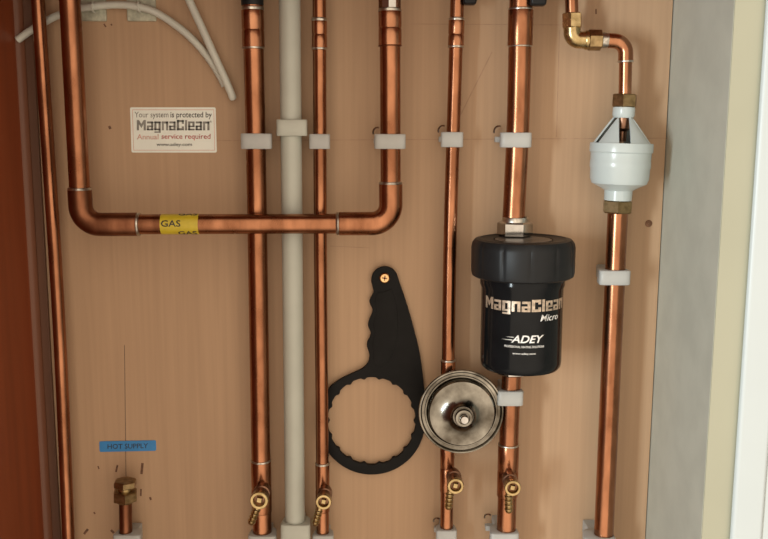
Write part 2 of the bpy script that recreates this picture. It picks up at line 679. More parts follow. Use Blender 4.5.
fl0, fl1 = near_px(g0, g1, py=190), near_px(g1, g2, px=136)
fr0, fr1 = near_px(g1, g2, px=337.5), near_px(g3, g2, py=184)
for pa_, ar_, pb_, nm in ((fl0, arcl, fl1, 0), (fr0, arcr, fr1, 1)):
    bm = NB()
    pts = [pa_] + ar_ + [pb_]
    pts = [pts[0], on(pts[0], pts[1], 0.06)] + pts[1:-1] + [on(pts[-1], pts[-2], 0.04), pts[-1]]
    n = len(pts)
    rr = [0.0122, 0.0131] + [0.0131] * (n - 4) + [0.0131, 0.0122]
    bm_tube(bm, pts, rr, 32)
    obj('elbow_fitting', bm, 'copper_dark' if nm == 0 else 'copper', t)
for p, ax in ((fl0, g1 - g0), (fl1, g2 - g1), (fr0, g2 - g1), (fr1, g3 - g2)):
    bm = NB()
    bm_lathe(bm, [(0.011, -.0022), (0.0126, -.0015), (0.0133, 0), (0.0126, .0015), (0.011, .0022)], p, ax, 32)
    obj('solder_ring', bm, 'solder', t)
# top coupling and threaded connector of the right leg
c0, c1, cg = near_px(g3, g2, py=9.5), near_px(g3, g2, py=45), near_px(g3, g2, py=27)
L = (c1 - c0).length
g = (cg - c0).length
bm = NB()
bm_lathe(bm, [(0.011, 0), (0.0122, 0), (0.0125, .0006), (0.0125, g - .0012), (0.0119, g), (0.0125, g + .0012), (0.0125, L - .0008), (0.0122, L), (0.011, L)], c0, c1 - c0, 32)
obj('coupling', bm, 'copper_bright', t)
bm = NB()
bm_lathe(bm, [(0.011, -.001), (0.0127, -.0006), (0.0130, 0), (0.0127, .0006), (0.011, .001)], c1, c1 - c0, 32)
obj('solder_ring', bm, 'copper_dark', t)
k0 = near_px(g3, g2, py=-45)
bm = NB()
bm_hex(bm, k0, c0 - k0, 0.0124, (near_px(g3, g2, py=8) - k0).length, 0.1, 0.0110, n=10)
obj('threaded_connector', bm, 'chrome', t)
bm = NB()
bm_lathe(bm, [(0.011, -.0016), (0.0127, -.0012), (0.0127, .0012), (0.011, .0016)], near_px(g3, g2, py=9), c0 - k0, 32)
obj('connector_washer', bm, 'solder', t)
# yellow tape with lettering
q0, q1 = near_px(g1, g2, px=159.5), near_px(g1, g2, px=197.5)
bm = NB()
bm_lathe(bm, [(0.0112, 0), (0.01142, 0), (0.01142, (q1 - q0).length), (0.0112, (q1 - q0).length)], q0, q1 - q0, 40)
tape = obj('label_tape', bm, 'yellow', t)
ax_ = (q1 - q0).normalized()
for xa, xb, ang, hgt in ((161, 180.5, 10, 0.0072), (177, 196, 80, 0.0072), (177, 196, -54, 0.0072)):
    pa_, pb_ = near_px(g1, g2, px=xa), near_px(g1, g2, px=xb)
    def fn(u, v, h, pa_=pa_, pb_=pb_, ang=ang, hgt=hgt):
        r = 0.01145 + h
        th = R(ang) + (v - 0.5) * hgt / 0.0114
        # zero angle faces the camera
        out = Vector((0, -math.cos(th), math.sin(th)))
        return on(pa_, pb_, u) + out * r
    obj('lettering', text_mesh('GAS', fn, 0.014, depth=0.00012, vcuts=10), 'ink', tape, smooth=0)

# hot supply stub
HS = Run([(125.2, 480), (126, 539)], 0.028, 0.0076, 490, 620)
t = thing('copper_pipe', HS.base(), 'short copper pipe ending in a brass cap below the blue label', 'pipe')
HS.tube(t, 'copper_dark', 492, 620)
p0 = HS.p(500.5)
upv = (HS.p(480) - HS.p(520)).normalized()
bm = NB()
bm_hex(bm, p0, upv, 0.0152, 0.0125, 0.25, 0.0074)
bm_lathe(bm, [(0.0076, -0.002), (0.0098, -0.002), (0.0112, 0), (0.0076, 0)], p0, upv, 24)
obj('compression_nut', bm, 'brass_dull', t)
bm = NB()
bm_lathe(bm, [(0, 0.012), (0.0086, 0.012), (0.0086, 0.0175), (0, 0.0175)], p0, upv, 24)
obj('cap_neck', bm, 'brass', t)
bm = NB()
bm_hex(bm, p0 + upv * 0.0172, upv, 0.0137, 0.0085, 0.1)
obj('end_cap', bm, 'brass_dull', t)


# ------------------------------------------------------------------ pipe clips
def clip(run_p, d, r, x0, x1, y0, y1, label, mat='clip', group=None, hook=False, name='pipe_clip'):
    """moulded clip: band round the pipe, base block on the board, lug and screw"""
    cx, cy = (x0 + x1) / 2, (y0 + y1) / 2
    c = run_p(cy)
    s = mpp(cx, cy, d + r)
    w = (x1 - x0) * s * 1.04
    ztop = at(cx, y0, d + r).z
    zbot = at(cx, y1, d + r).z
    cxw = at(cx, cy, d + r + 0.003).x
    front = d + r + 0.0035
    back = max(d - r - 0.003, 0.004)
    t = thing(name, (cxw, 0, zbot), label, 'pipe clip', group)
    bm = NB()
    N = 48
    yc, hy = -(front + back) / 2, (front - back) / 2
    rings = []
    for (z, ins) in ((zbot, 0.0008), (zbot + 0.0008, 0), (ztop - 0.0008, 0), (ztop, 0.0008)):
        ring_o = []
        for k in range(N):
            a = 2 * math.pi * k / N
            ca, sa = math.cos(a), math.sin(a)
            e = 2 / 5.0
            ring_o.append(bm.verts.new((cxw + (w / 2 - ins) * (0.87 - 0.13 * math.copysign(abs(sa) ** 0.6, sa)) * math.copysign(abs(ca) ** e, ca), yc + (hy - ins) * math.copysign(abs(sa) ** e, sa), z)))
        rings.append(ring_o)
    inner = []
    for z in (ztop, zbot):
        # hole follows the pipe's own lean
        inner.append([bm.verts.new((c.x + (r + 0.0003) * math.cos(2 * math.pi * k / N), c.y + (r + 0.0003) * math.sin(2 * math.pi * k / N), z)) for k in range(N)])
    seq = rings + inner
    for i in range(len(seq)):
        Aa, Bb = seq[i], seq[(i + 1) % len(seq)]
        for k in range(N):
            bm.faces.new((Aa[k], Bb[k], Bb[(k + 1) % N], Aa[(k + 1) % N]))
    obj('band', bm, mat, t, smooth=50)
    bm = NB()
    hw = min(w / 2 * 0.50, 0.009)
    bm_box(bm, (cxw - hw, -back - 0.0006, zbot + 0.001), (cxw + hw, 0, ztop - 0.001))
    obj('base', bm, mat, t, bevel=0.0012)
    bm = NB()
    zc = (ztop + zbot) / 2
    if hook:
      bm_box(bm, (cxw - w / 2 * 0.98, -0.004 - back * 0.5, zc - 0.0032), (cxw - hw + 0.001, -back * 0.3, zc + 0.0032))
    if hook:
        obj('lug', bm, mat, t, bevel=0.001)
        bm = NB()
        pts = []
        for i in range(9):
            a = R(200 - 130 * i / 8)
            pts.append(Vector((cxw - w / 2 + 0.0045 + 0.005 * math.cos(a), -0.010 - 0.001 * i, ztop + 0.0015 + 0.0055 * math.sin(a))))
        bm_tube(bm, pts, 0.0011, 10)
        obj('wire_spring', bm, 'chrome', t)
    return t


clip(B.p, DB, B.r, 239.5, 272, 133.5, 149, 'white clip on the thick copper pipe, left of the off-white pipe, upper row', group='plastic pipe clips')
clip(C.p, DC, C.r, 275.2, 307.6, 119.5, 136, 'off-white clip holding the plastic pipe above the gas pipe', 'waste', group='plastic pipe clips')
clip(D.p, DD, D.r, 308.4, 330.4, 134, 149, 'small white clip on thin copper pipe right of the plastic pipe, upper row', group='plastic pipe clips')
gp = lambda py: near_px(g3, g2, py=py)
clip(gp, DE, 0.0114, 373.5, 406.5, 134, 149, 'white clip on the right-hand leg of the U-shaped gas pipe', hook=True, group='plastic pipe clips')
clip(FF.p, DG_, FF.r, 440.5, 464, 132, 147.2, 'small white clip on thin pipe above the steel cup, upper row', hook=True, group='plastic pipe clips')
clip(G1.p, DGP, G1.r, 500, 533, 132.5, 147.5, 'white clip on the thick pipe above the black canister', hook=True, group='plastic pipe clips')
clip(H.p, DH, H.r, 599.3, 632, 270.5, 285, 'white clip on the copper pipe below the tundish', group='plastic pipe clips')
clip(G2.p, DGP, G2.r, 497, 524.5, 391, 405.5, 'white clip just under the black canister, beside the steel cup', group='plastic pipe clips')
clip(B.p, DB, B.r, 247, 276.5, 535.5, 553, 'white clip at bottom edge on pipe left of the plastic pipe', group='plastic pipe clips')
clip(C.p, DC, C.r, 279.5, 310.7, 524.5, 545, 'off-white clip at bottom edge holding the plastic pipe', 'waste', group='plastic pipe clips')
clip(D.p, DD, D.r, 311.8, 334, 535, 553, 'small white clip at bottom edge right of the plastic pipe', group='plastic pipe clips')
clip(FF.p, DG_, FF.r, 435.5, 457.5, 530, 547, 'small white clip at bottom edge below the steel cup', hook=True, group='plastic pipe clips')
clip(G2.p, DGP, G2.r, 489.5, 520, 533, 551, 'white clip at bottom edge in line below the black canister', hook=True, group='plastic pipe clips')
clip(H.p, DH, H.r, 584, 617, 538, 553, 'white clip at bottom edge on the far right copper pipe', group='plastic pipe clips')
clip(HS.p, 0.028, HS.r, 112, 141, 534.5, 552, 'white clip at bottom edge below the brass cap', group='plastic pipe clips')


# ------------------------------------------------------------------ drain valves
def drain(run, rx, ry, out, rring, sp0, sp1, label, cat='drain valve'):
    d1 = run.d + out
    P = at(rx, ry, d1)
    s = mpp(rx, ry, d1)
    base = Vector((P.x, -run.d, P.z))
    t = thing('drain_valve', base, label, cat, 'brass drain valves')
    ro = rring * s * 1.06
    ax = Vector((0, -1, 0))
    bm = NB()
    rb = ro * 0.93
    bm_lathe(bm, [(rb * 0.9, run.r * 0.8), (rb * 0.9, run.r + 0.004), (rb, run.r + 0.005), (rb, run.r + 0.012), (rb * 0.86, run.r + 0.013),
                  (rb * 0.86, run.r + 0.017), (rb, run.r + 0.018), (rb, out - 0.006), (0, out - 0.006)], base, ax, 28)
    obj('valve_body', bm, 'bronze', t)
    bm = NB()
    bm_lathe(bm, [(ro * 0.60, -0.007), (ro * 0.94, -0.007), (ro, -0.006), (ro, -0.0008), (ro * 0.93, 0.0), (ro * 0.68, 0.0), (ro * 0.60, -0.0012)], P, ax, 32, closed=True)
    obj('gland_nut', bm, 'brass', t)
    bm = NB()
    bm_lathe(bm, [(0.0, -0.007), (ro * 0.42, -0.007), (ro * 0.42, -0.0025), (ro * 0.34, -0.0016), (0, -0.0014)], P, ax, 4, 0.6)
    obj('spindle', bm, 'brass', t)
    dm = run.d + out * 0.68
    a, b = at(sp0[0], sp0[1], dm), at(sp1[0], sp1[1], dm)
    L = (b - a).length
    w = 0.0044
    prof = [(0, -0.004), (w * 0.85, -0.004), (w * 0.85, L * 0.1)]
    n = 4
    for i in range(n):
        z0 = L * (0.12 + 0.86 * i / n)
        z1 = L * (0.12 + 0.86 * (i + 1) / n)
        prof += [(w * 1.12, z0 + (z1 - z0) * 0.1), (w * 1.05, z0 + (z1 - z0) * 0.45), (w * 0.86, z0 + (z1 - z0) * 0.9)]
    prof += [(w * 0.7, L), (w * 0.4, L), (w * 0.4, L - 0.003), (0, L - 0.003)]
    bm = NB()
    bm_lathe(bm, prof, a, b - a, 20)
    obj('hose_spigot', bm, 'brass', t)
    return t


drain(B, 259, 501, 0.044, 8.7, (257.5, 507), (250.8, 524), 'brass drain valve on thick pipe left of the off-white plastic pipe')
drain(D, 323.5, 502.4, 0.040, 7.5, (319.5, 508), (314.8, 525), 'brass drain valve on thin pipe right of the off-white plastic pipe')
drain(FF, 455.7, 486.5, 0.044, 7.8, (450.0, 491), (448.4, 509), 'brass drain valve on the thin pipe below the steel cup')
drain(G2, 512.9, 488.5, 0.044, 7.8, (508.6, 493), (508.8, 512.5), 'brass drain valve on the pipe below the black canister')

# square block lettering of the word mark, drawn with straight strokes
def block_word():
    T, H_, X = 0.27, 0.19, 0.86
    def box(x0, y0, x1, y1):
        return [(x0, y0), (x1, y0), (x1, y1), (x0, y1)]
    W = 0.80
    g = {
        'M': (1.12, [box(0, 0, T, 1), box(1.12 - T, 0, 1.12, 1), [(T, 1), (T, 0.60), (0.56, 0.22), (0.56, 0.62)], [(1.12 - T, 0.60), (1.12 - T, 1), (0.56, 0.62), (0.56, 0.22)]]),
        'a': (W, [box(0.02, X - H_, W, X), box(W - T, 0, W, X), box(0, 0, W, 0.15), box(0, 0.31, W, 0.46), box(0, 0, T, 0.46)]),
        'g': (W, [box(0, X - H_, W, X), box(W - T, -0.24, W, X), box(0, 0, T, X), box(0, 0, W, 0.16), box(0.02, -0.24, W, -0.10)]),
        'n': (W, [box(0, X - H_ - 0.02, W, X), box(0, 0, T, X), box(W - T, 0, W, X)]),
        'C': (0.90, [box(0, 0, T + 0.03, 1), box(0, 0.79, 0.9, 1), box(0, 0, 0.9, 0.21), box(0.9 - T, 0.62, 0.9, 1), box(0.9 - T, 0, 0.9, 0.38)]),
        'l': (T, [box(0, 0, T, 1)]),
        'e': (W, [box(0, 0, T, X), box(0, X - H_ + 0.02, W, X), box(0, 0, W, 0.16), box(0, 0.31, W, 0.45), box(W - T, 0.31, W, X)]),
    }
    quads, x = [], 0.0
    for ch in 'MagnaClean':
        w_, qs = g[ch]
        quads += [[(x + a, b) for a, b in q] for q in qs]
        x += w_ + 0.125
    x -= 0.125
    return [[(a / x, (b + 0.24) / 1.24) for a, b in q] for q in quads]


def quad_mesh(quads, fn, depth, n=5):
    bm = NB()
    for q in quads:
        (ax0, ay0), (ax1, ay1), (bx1, by1), (bx0, by0) = q
        lay = []
        for h in (0.0, depth):
            lo_ = [bm.verts.new(fn(ax0 + (ax1 - ax0) * i / n, ay0 + (ay1 - ay0) * i / n, h)) for i in range(n + 1)]
            hi_ = [bm.verts.new(fn(bx0 + (bx1 - bx0) * i / n, by0 + (by1 - by0) * i / n, h)) for i in range(n + 1)]
            lay.append((lo_, hi_))
        (l0, h0), (l1, h1) = lay
        for i in range(n):
            bm.faces.new((l1[i], l1[i + 1], h1[i + 1], h1[i]))
            bm.faces.new((l0[i], l0[i + 1], l1[i + 1], l1[i]))
            bm.faces.new((h1[i], h1[i + 1], h0[i + 1], h0[i]))
        bm.faces.new((l0[0], l1[0], h1[0], h0[0]))
        bm.faces.new((l1[n], l0[n], h0[n], h1[n]))
    return bm


# ------------------------------------------------------------------ filter canister
DK = 0.066
kt, kb = at(523.3, 238.5, DK), at(520.3, 367.5, DK)
t = thing('filter_canister', kb, 'black cylindrical magnetic filter canister with silver lettering', 'filter')
ka = (kt - kb).normalized()
HK = (kt - kb).length
s = mpp(522, 300, DK)
RB, RC = 40.6 * s, 51.0 * s
capb = HK * (367.5 - 275.5) / (367.5 - 238.5)
bm = NB()
prof = [(0, 0), (RB * 0.80, 0), (RB * 0.93, 0.0016), (RB * 0.985, 0.005), (RB, 0.010), (RB, capb - 0.012), (RB * 1.035, capb - 0.008),
        (RB * 1.035, capb - 0.004), (RB * 1.02, capb + 0.004), (0, capb + 0.004)]
bm_lathe(bm, prof, kb, ka, 72)
body = obj('canister_body', bm, 'black_gloss', t)
# screw cap: shallow flutes round its side
bm = NB()
a_, e1_, e2_ = frame(ka)
SEG = 144
capprof = [(0.60, capb + 0.002, 0), (0.93, capb, 0), (0.985, capb + 0.002, 0), (1.0, capb + 0.006, 1), (1.0, HK - 0.009, 1), (0.985, HK - 0.0045, 1),
           (0.93, HK - 0.0005, 0), (0.84, HK + 0.0006, 0), (0.80, HK - 0.0005, 0), (0.58, HK - 0.0008, 0), (0.55, HK - 0.0022, 0)]
rings = []
for (rf, tt, fl) in capprof:
    ring = []
    for k in range(SEG):
        th = 2 * math.pi * k / SEG
        ph = (k % 12) / 12.0
        dr = -0.0010 * fl if (k % 12) in (0,) else 0.0
        ring.append(bm.verts.new(kb + a_ * tt + (e1_ * math.cos(th) + e2_ * math.sin(th)) * (RC * rf + dr)))
    rings.append(ring)
for Aa, Bb in zip(rings, rings[1:]):
    for k in range(SEG):
        bm.faces.new((Aa[k], Bb[k], Bb[(k + 1) % SEG], Aa[(k + 1) % SEG]))
bm.faces.new(rings[0])
bm.faces.new(rings[-1])
obj('screw_cap', bm, 'black', t, smooth=30)
# pale disc let into the cap top
bm = NB()
bm_lathe(bm, [(0, HK - 0.0022), (RC * 0.545, HK - 0.0022), (RC * 0.545, HK - 0.0008), (RC * 0.50, HK - 0.0003), (0, HK - 0.0003)], kb, ka, 48)
obj('top_disc', bm, 'cap_disc', t)
# union nuts where the pipe enters and leaves
n0 = at(514.6, 238, DGP)
nt0 = at(514.0, 221.5, DGP)
upn = Vector((0, 0, 1))
zt = kb.z + HK * ka.z - 0.0004
n0 = Vector((n0.x, n0.y, zt))
bm = NB()
bm_hex(bm, n0, upn, 0.0198, 0.0165, 0.35, 0.0127, n=6)
obj('union_nut', bm, 'chrome', t)
bm = NB()
bm_lathe(bm, [(0.0127, 0.0150), (0.0150, 0.0150), (0.0150, 0.0205), (0.0141, 0.0218), (0.0127, 0.0218)], n0, upn, 32, closed=True)
obj('union_collar', bm, 'solder', t)
nb = at(512.2, 361, DGP)
nb = Vector((nb.x, nb.y, kb.z + 0.0004))
bm = NB()
bm_hex(bm, nb, -upn, 0.0178, 0.0150, 0.35, 0.0113)
obj('union_nut', bm, 'chrome', t)


def canister_fn(px0, px1, ptop, pbot):
    """lettering wrapped round the canister so it spans px0..px1 seen from the front"""
    pc_ = (ptop + pbot) / 2
    cx_ = 523.3 + (520.3 - 523.3) * (pc_ - 238.5) / (367.5 - 238.5)
    rp = 40.9
    a0 = math.asin(max(-0.985, min(0.985, (px0 - cx_) / rp)))
    a1 = math.asin(max(-0.985, min(0.985, (px1 - cx_) / rp)))
    # heights: the front of the barrel is seen from above
    front = Vector((0, -1, 0))
    front = (front - ka * front.dot(ka)).normalized()
    side = ka.cross(front)
    if side.x < 0:
        side = -side
    def hh(py):
        # height along the axis whose front point shows at row py
        lo, hi = 0.0, HK
        for _ in range(40):
            mid = (lo + hi) / 2
            v = kb + ka * mid + front * RB - CAM
            y = -v.dot(up) / v.dot(fwd) * F + 269.5
            if y > py:
                lo = mid
            else:
                hi = mid
        return lo
    h0, h1 = hh(pbot), hh(ptop)
    # view direction turn at the canister
    turn = math.atan2(kt.x - CAM.x, kt.y - CAM.y)
    def fn(u, v, h):
        th = a0 + (a1 - a0) * u + 0.0 - turn * 0.0
        thw = th - turn * 0.0
        # measured from the line of sight
        th2 = thw - turn
        out = front * math.cos(th2) + side * math.sin(th2)
        return kb + ka * (h0 + (h1 - h0) * v) + out * (RB + 0.00005 + h)
    return fn


obj('lettering', quad_mesh(block_word(), canister_fn(486.8, 560.8, 300.0, 315.0), 0.00025), 'foil', body, smooth=0)
obj('lettering', text_mesh('Micro', canister_fn(539.6, 556.4, 315.4, 322.0), 0.004, 0.25, cuts=8), 'ink_white', body, smooth=0)
obj('lettering', text_mesh('ADEY', canister_fn(511.5, 543, 335.5, 343.2), 0.022, 0.3, cuts=12), 'ink_white', body, smooth=0)
obj('lettering', text_mesh('PROFESSIONAL HEATING SOLUTIONS', canister_fn(505, 543, 346.0, 348.2), 0.01, cuts=20), 'ink_white', body, smooth=0)
obj('lettering', text_mesh('www.adey.com', canister_fn(512.7, 535, 352.8, 355.4), 0.01, cuts=10), 'ink_white', body, smooth=0)
# the swoosh beside the wordmark
bm = NB()
for (x0, x1, y0, y1) in ((502.5, 512.8, 340.2, 341.0), (506.5, 514.0, 337.4, 338.1)):
    fn = canister_fn(x0, x1, y0, y1)
    N = 8
    lo_ = [[bm.verts.new(fn(i / N, 0.5 - 0.5 * (i / N), h)) for i in range(N + 1)] for h in (0, 0.0002)]
    hi_ = [[bm.verts.new(fn(i / N, 0.5 + 0.5 * (i / N) + 0.02, h)) for i in range(N + 1)] for h in (0, 0.0002)]
    for i in range(N):
        bm.faces.new((lo_[1][i], lo_[1][i + 1], hi_[1][i + 1], hi_[1][i]))
        bm.faces.new((lo_[0][i], lo_[1][i], lo_[1][i + 1], lo_[0][i + 1]))
        bm.faces.new((hi_[0][i], hi_[1][i], hi_[1][i + 1], hi_[0][i + 1]))
obj('emblem', bm, 'ink_white', body, smooth=0)

# ------------------------------------------------------------------ steel cup
DS = 0.052
P = at(461.0, 411.3, DS)
s = mpp(461, 411, DS)
RS = 42.6 * s
t = thing('steel_cup', Vector((P.x, P.y, P.z - RS)), 'round mottled steel cup with a central bolt, in front of the thin pipe', 'cup')
ax = Vector((0.02, -1, 0.06)).normalized()
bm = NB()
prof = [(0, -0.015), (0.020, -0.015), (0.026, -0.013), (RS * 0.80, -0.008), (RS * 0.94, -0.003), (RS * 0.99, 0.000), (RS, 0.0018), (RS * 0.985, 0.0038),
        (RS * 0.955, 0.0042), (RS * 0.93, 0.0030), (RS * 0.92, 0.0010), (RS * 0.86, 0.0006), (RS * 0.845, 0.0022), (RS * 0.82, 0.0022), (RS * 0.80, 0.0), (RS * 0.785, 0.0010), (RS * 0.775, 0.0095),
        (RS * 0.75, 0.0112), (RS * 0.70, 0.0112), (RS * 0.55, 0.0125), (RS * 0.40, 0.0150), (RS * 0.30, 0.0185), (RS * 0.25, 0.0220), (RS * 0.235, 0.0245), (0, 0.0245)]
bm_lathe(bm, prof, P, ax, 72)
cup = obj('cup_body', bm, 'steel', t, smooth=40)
bm = NB()
r1 = RS * 0.20
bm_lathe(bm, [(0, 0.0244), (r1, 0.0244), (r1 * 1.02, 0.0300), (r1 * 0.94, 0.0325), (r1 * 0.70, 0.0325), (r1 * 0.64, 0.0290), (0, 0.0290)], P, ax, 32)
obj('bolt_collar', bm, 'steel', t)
bm = NB()
bm_lathe(bm, [(0, 0.0288), (r1 * 0.50, 0.0288), (r1 * 0.50, 0.0385), (r1 * 0.40, 0.0400), (0, 0.0403)], P, ax, 24)
obj('bolt', bm, 'chrome', t)

# ------------------------------------------------------------------ spanner
def curve_plate(splines, d0, d1, bev=0.0006):
    """fills closed pixel outlines (even-odd) as a plate between depths d0 and d1"""
    cu = bpy.data.curves.new('outline', 'CURVE')
    cu.dimensions = '2D'
    cu.fill_mode = 'BOTH'
    cu.extrude = (d1 - d0) / 2 - bev
    cu.bevel_depth = bev
    cu.bevel_resolution = 2
    cu.offset = -bev
    for pts in splines:
        sp = cu.splines.new('POLY')
        sp.points.add(len(pts) - 1)
        for q, (px, py) in zip(sp.points, pts):
            p = at(px, py, d1)
            q.co = (p.x, p.z, 0, 1)
        sp.use_cyclic_u = True
    ob = bpy.data.objects.new('outline_source', cu)
    COL.objects.link(ob)
    dg = bpy.context.evaluated_depsgraph_get()
    dg.update()
    me = bpy.data.meshes.new_from_object(ob.evaluated_get(dg))
    bpy.data.objects.remove(ob)
    bpy.data.curves.remove(cu)
    mid = -(d0 + d1) / 2
    for v in me.vertices:
        v.co = Vector((v.co.x, mid - v.co.z, v.co.y))
    me.materials.clear()
    bm = NB()
    bm.from_mesh(me)
    bpy.data.meshes.remove(me)
    bmesh.ops.remove_doubles(bm, verts=bm.verts[:], dist=1e-6)
    return bm


def catmull(pts, n=5):
    out = []
    for i in range(len(pts) - 1):
        p0, p1, p2, p3 = pts[max(i - 1, 0)], pts[i], pts[i + 1], pts[min(i + 2, len(pts) - 1)]
        for k in range(n):
            u = k / n
            out.append(tuple(0.5 * ((2 * b) + (-a + c) * u + (2 * a - 5 * b + 4 * c - e) * u * u + (-a + 3 * b - 3 * c + e) * u ** 3) for a, b, c, e in zip(p0, p1, p2, p3)))
    out.append(pts[-1])
    return out


hc, hr = (384.7, 280.0), 13.4
outer = [(hc[0] + hr * math.cos(R(a)), hc[1] + hr * math.sin(R(a))) for a in range(-14, -181, -8)]
left = [(371.3, 281.5), (372.6, 287.5), (373.6, 292), (371.2, 296.5), (369.4, 301), (370.6, 305), (372.4, 308.8), (372.0, 313), (369.6, 318.5), (367.9, 324.5), (369.2, 329),
        (370.7, 333), (369.6, 337.5), (367.2, 342.5), (367, 347), (368.8, 352), (369.3, 357), (368, 362.5), (364, 367.5), (358, 371), (350, 374.6), (340, 379.6), (331, 386)]
outer += catmull(left, 4)
rc, rr_ = (371.6, 421.2), 53.6
outer += [(rc[0] + rr_ * math.cos(R(a)), rc[1] + rr_ * math.sin(R(a))) for a in range(217, -15, -4)]
outer += catmull([(424.8, 400), (424.2, 388), (422.6, 372), (419.5, 352), (415, 333), (409.5, 313), (403.5, 294), (399.6, 283)], 4)
inner = []
for k in range(216):
    th = 2 * math.pi * k / 216
    c_ = max(0.0, math.cos(18 * th)) ** 2
    r_ = 43.9 - 1.9 * c_
    inner.append((rc[0] + r_ * math.cos(th), rc[1] + r_ * math.sin(th)))
hole = [(hc[0] + 3.3 * math.cos(2 * math.pi * k / 24), hc[1] - 0.1 + 3.3 * math.sin(2 * math.pi * k / 24)) for k in range(24)]
t = thing('spanner', at(371, 474, 0.003), 'black flat ring spanner with finger-grip handle hung on a brass screw', 'spanner')
obj('spanner_body', curve_plate([outer, inner, hole], 0.0022, 0.0078), 'black_matt', t, smooth=30)
grip = catmull([(391.5, 289), (395, 300), (397.5, 315), (397.0, 335), (393, 352), (386, 364), (378, 367), (373.5, 361), (373.8, 352), (372.5, 343), (375.2, 333),
                (373.5, 324), (376.5, 312), (375, 302), (377.5, 293), (384, 292), (391.5, 289)], 4)[:-1]
obj('handle_panel', curve_plate([grip], 0.0070, 0.0086, 0.0003), 'black_matt', t, smooth=30)

# hanging screw
sp = at(384.7, 278.2, 0.0098)
bm = NB()
sr = 5.1 * mpp(384, 278, 0.01)
bm_lathe(bm, [(0, -0.0098), (0.0021, -0.0098), (0.0021, -0.0022), (sr, -0.0012), (sr, -0.0004), (sr * 0.8, 0.0006), (0, 0.0008)], sp, Vector((0, -1, 0)), 28)
t = thing('screw', sp, 'brass cross-head screw holding up the black spanner', 'screw')
obj('screw_shank', bm, 'gold', t)
bm = NB()
for (a, b) in ((sr * 0.52, sr * 0.14), (sr * 0.14, sr * 0.52)):
    q = [sp + Vector((x, -0.00095, z)) for x, z in ((-a, -b), (a, -b), (a, b), (-a, b))]
    rot = Matrix.Rotation(R(8), 3, 'Y')
    q = [sp + rot @ (v - sp) for v in q]
    bm_quadplate(bm, q, 0.0003)
obj('cross_recess', bm, 'bronze', t, smooth=0)

# screw sunk in the right edge of the board
sp = at(648.8, 223.6, 0.0006)
bm = NB()
bm_lathe(bm, [(0, -0.004), (0.0022, -0.003), (0.0042, -0.0003), (0.0038, 0.0002), (0.0012, 0.0003), (0, -0.0008)], sp, Vector((0, -1, 0)), 20)
tag(obj('screw', bm, 'bronze', loc=sp), 'dark screw head in the board near its right edge', 'screw')

# ------------------------------------------------------------------ tundish
ta, tb = at(625.0, 93.5, DH), at(616.8, 214, DH)
ax = (tb - ta).normalized()
LT = (tb - ta).length
s = mpp(621, 150, DH)
tt = lambda py: LT * (py - 93.5) / (214 - 93.5)
t = thing('tundish', tb, 'white plastic tundish with open cone in the right-hand copper pipe', 'tundish')
bm = NB()
prof = [(0.0080, tt(107)), (10.6 * s, tt(107)), (10.9 * s, tt(108.5)), (10.9 * s, tt(115)), (9.5 * s, tt(117.5)), (0.0080, tt(117.5))]
bm_lathe(bm, prof, ta, ax, 40, closed=True)
obj('upper_collar', bm, 'tundish', t)
bm = NB()
Rt = 30.0 * s
prof = [(Rt * 0.92, tt(143)), (Rt * 1.02, tt(142.5)), (Rt * 1.035, tt(144)), (Rt * 1.035, tt(151)), (Rt * 0.99, tt(152.5)), (Rt * 0.985, tt(160)), (Rt * 0.995, tt(161)),
        (Rt * 0.995, tt(166.5)), (Rt * 0.975, tt(168)), (Rt * 0.965, tt(178)), (Rt * 0.90, tt(183)), (Rt * 0.60, tt(187.5)), (14.0 * s, tt(190)), (13.6 * s, tt(200)), (0.0116, tt(200)),
        (0.0116, tt(188)), (Rt * 0.85, tt(178)), (Rt * 0.90, tt(150))]
bm_lathe(bm, prof, ta, ax, 56, closed=True)
obj('cup', bm, 'tundish', t, smooth=30)
# four curved ribs joining collar and cup
a_, e1_, e2_ = frame(ax)
frontdir = Vector((0, -1, 0))
frontdir = (frontdir - a_ * frontdir.dot(a_)).normalized()
sidedir = Vector((1, 0, 0))
sidedir = (sidedir - a_ * sidedir.dot(a_) - frontdir * sidedir.dot(frontdir)).normalized()
GAPS = [-8, 68, 172, 282]
for c_a, c_b in ((-8, 68), (68, 172), (172, 282), (282, 352)):
    bm = NB()
    NA, NT = 8, 6
    grid = {}
    for lay in (0, 1):
        for i in range(NT + 1):
            k = i / NT
            r_ = (9.6 + (29.6 - 9.6) * k) * s - (0.0022 if lay else 0)
            h_ = tt(116.5 + (144.5 - 116.5) * k)
            g_ = math.degrees(math.asin(min(0.95, 5.6 * s / (r_ + (0.0022 if lay else 0)))))
            ra, rb_ = c_a + g_, c_b - g_
            for j in range(NA + 1):
                th = R(ra + (rb_ - ra) * j / NA)
                grid[lay, i, j] = bm.verts.new(ta + a_ * h_ + (frontdir * math.cos(th) + sidedir * math.sin(th)) * r_)
    for lay in (0, 1):
        for i in range(NT):
            for j in range(NA):
                bm.faces.new([grid[lay, i, j], grid[lay, i + 1, j], grid[lay, i + 1, j + 1], grid[lay, i, j + 1]])
    for i in range(NT):
        for j in (0, NA):
            bm.faces.new([grid[0, i, j], grid[0, i + 1, j], grid[1, i + 1, j], grid[1, i, j]])
    for j in range(NA):
        for i in (0, NT):
            bm.faces.new([grid[0, i, j], grid[0, i, j + 1], grid[1, i, j + 1], grid[1, i, j]])
    obj('rib', bm, 'tundish', t)
bm = NB()
bm_lathe(bm, [(0.0080, tt(117)), (0.0080, tt(128)), (0.0052, tt(131)), (0.0048, tt(141)), (0.0034, tt(141)), (0, tt(138))], ta, ax, 24)
obj('nozzle', bm, 'bronze', t)
bm = NB()
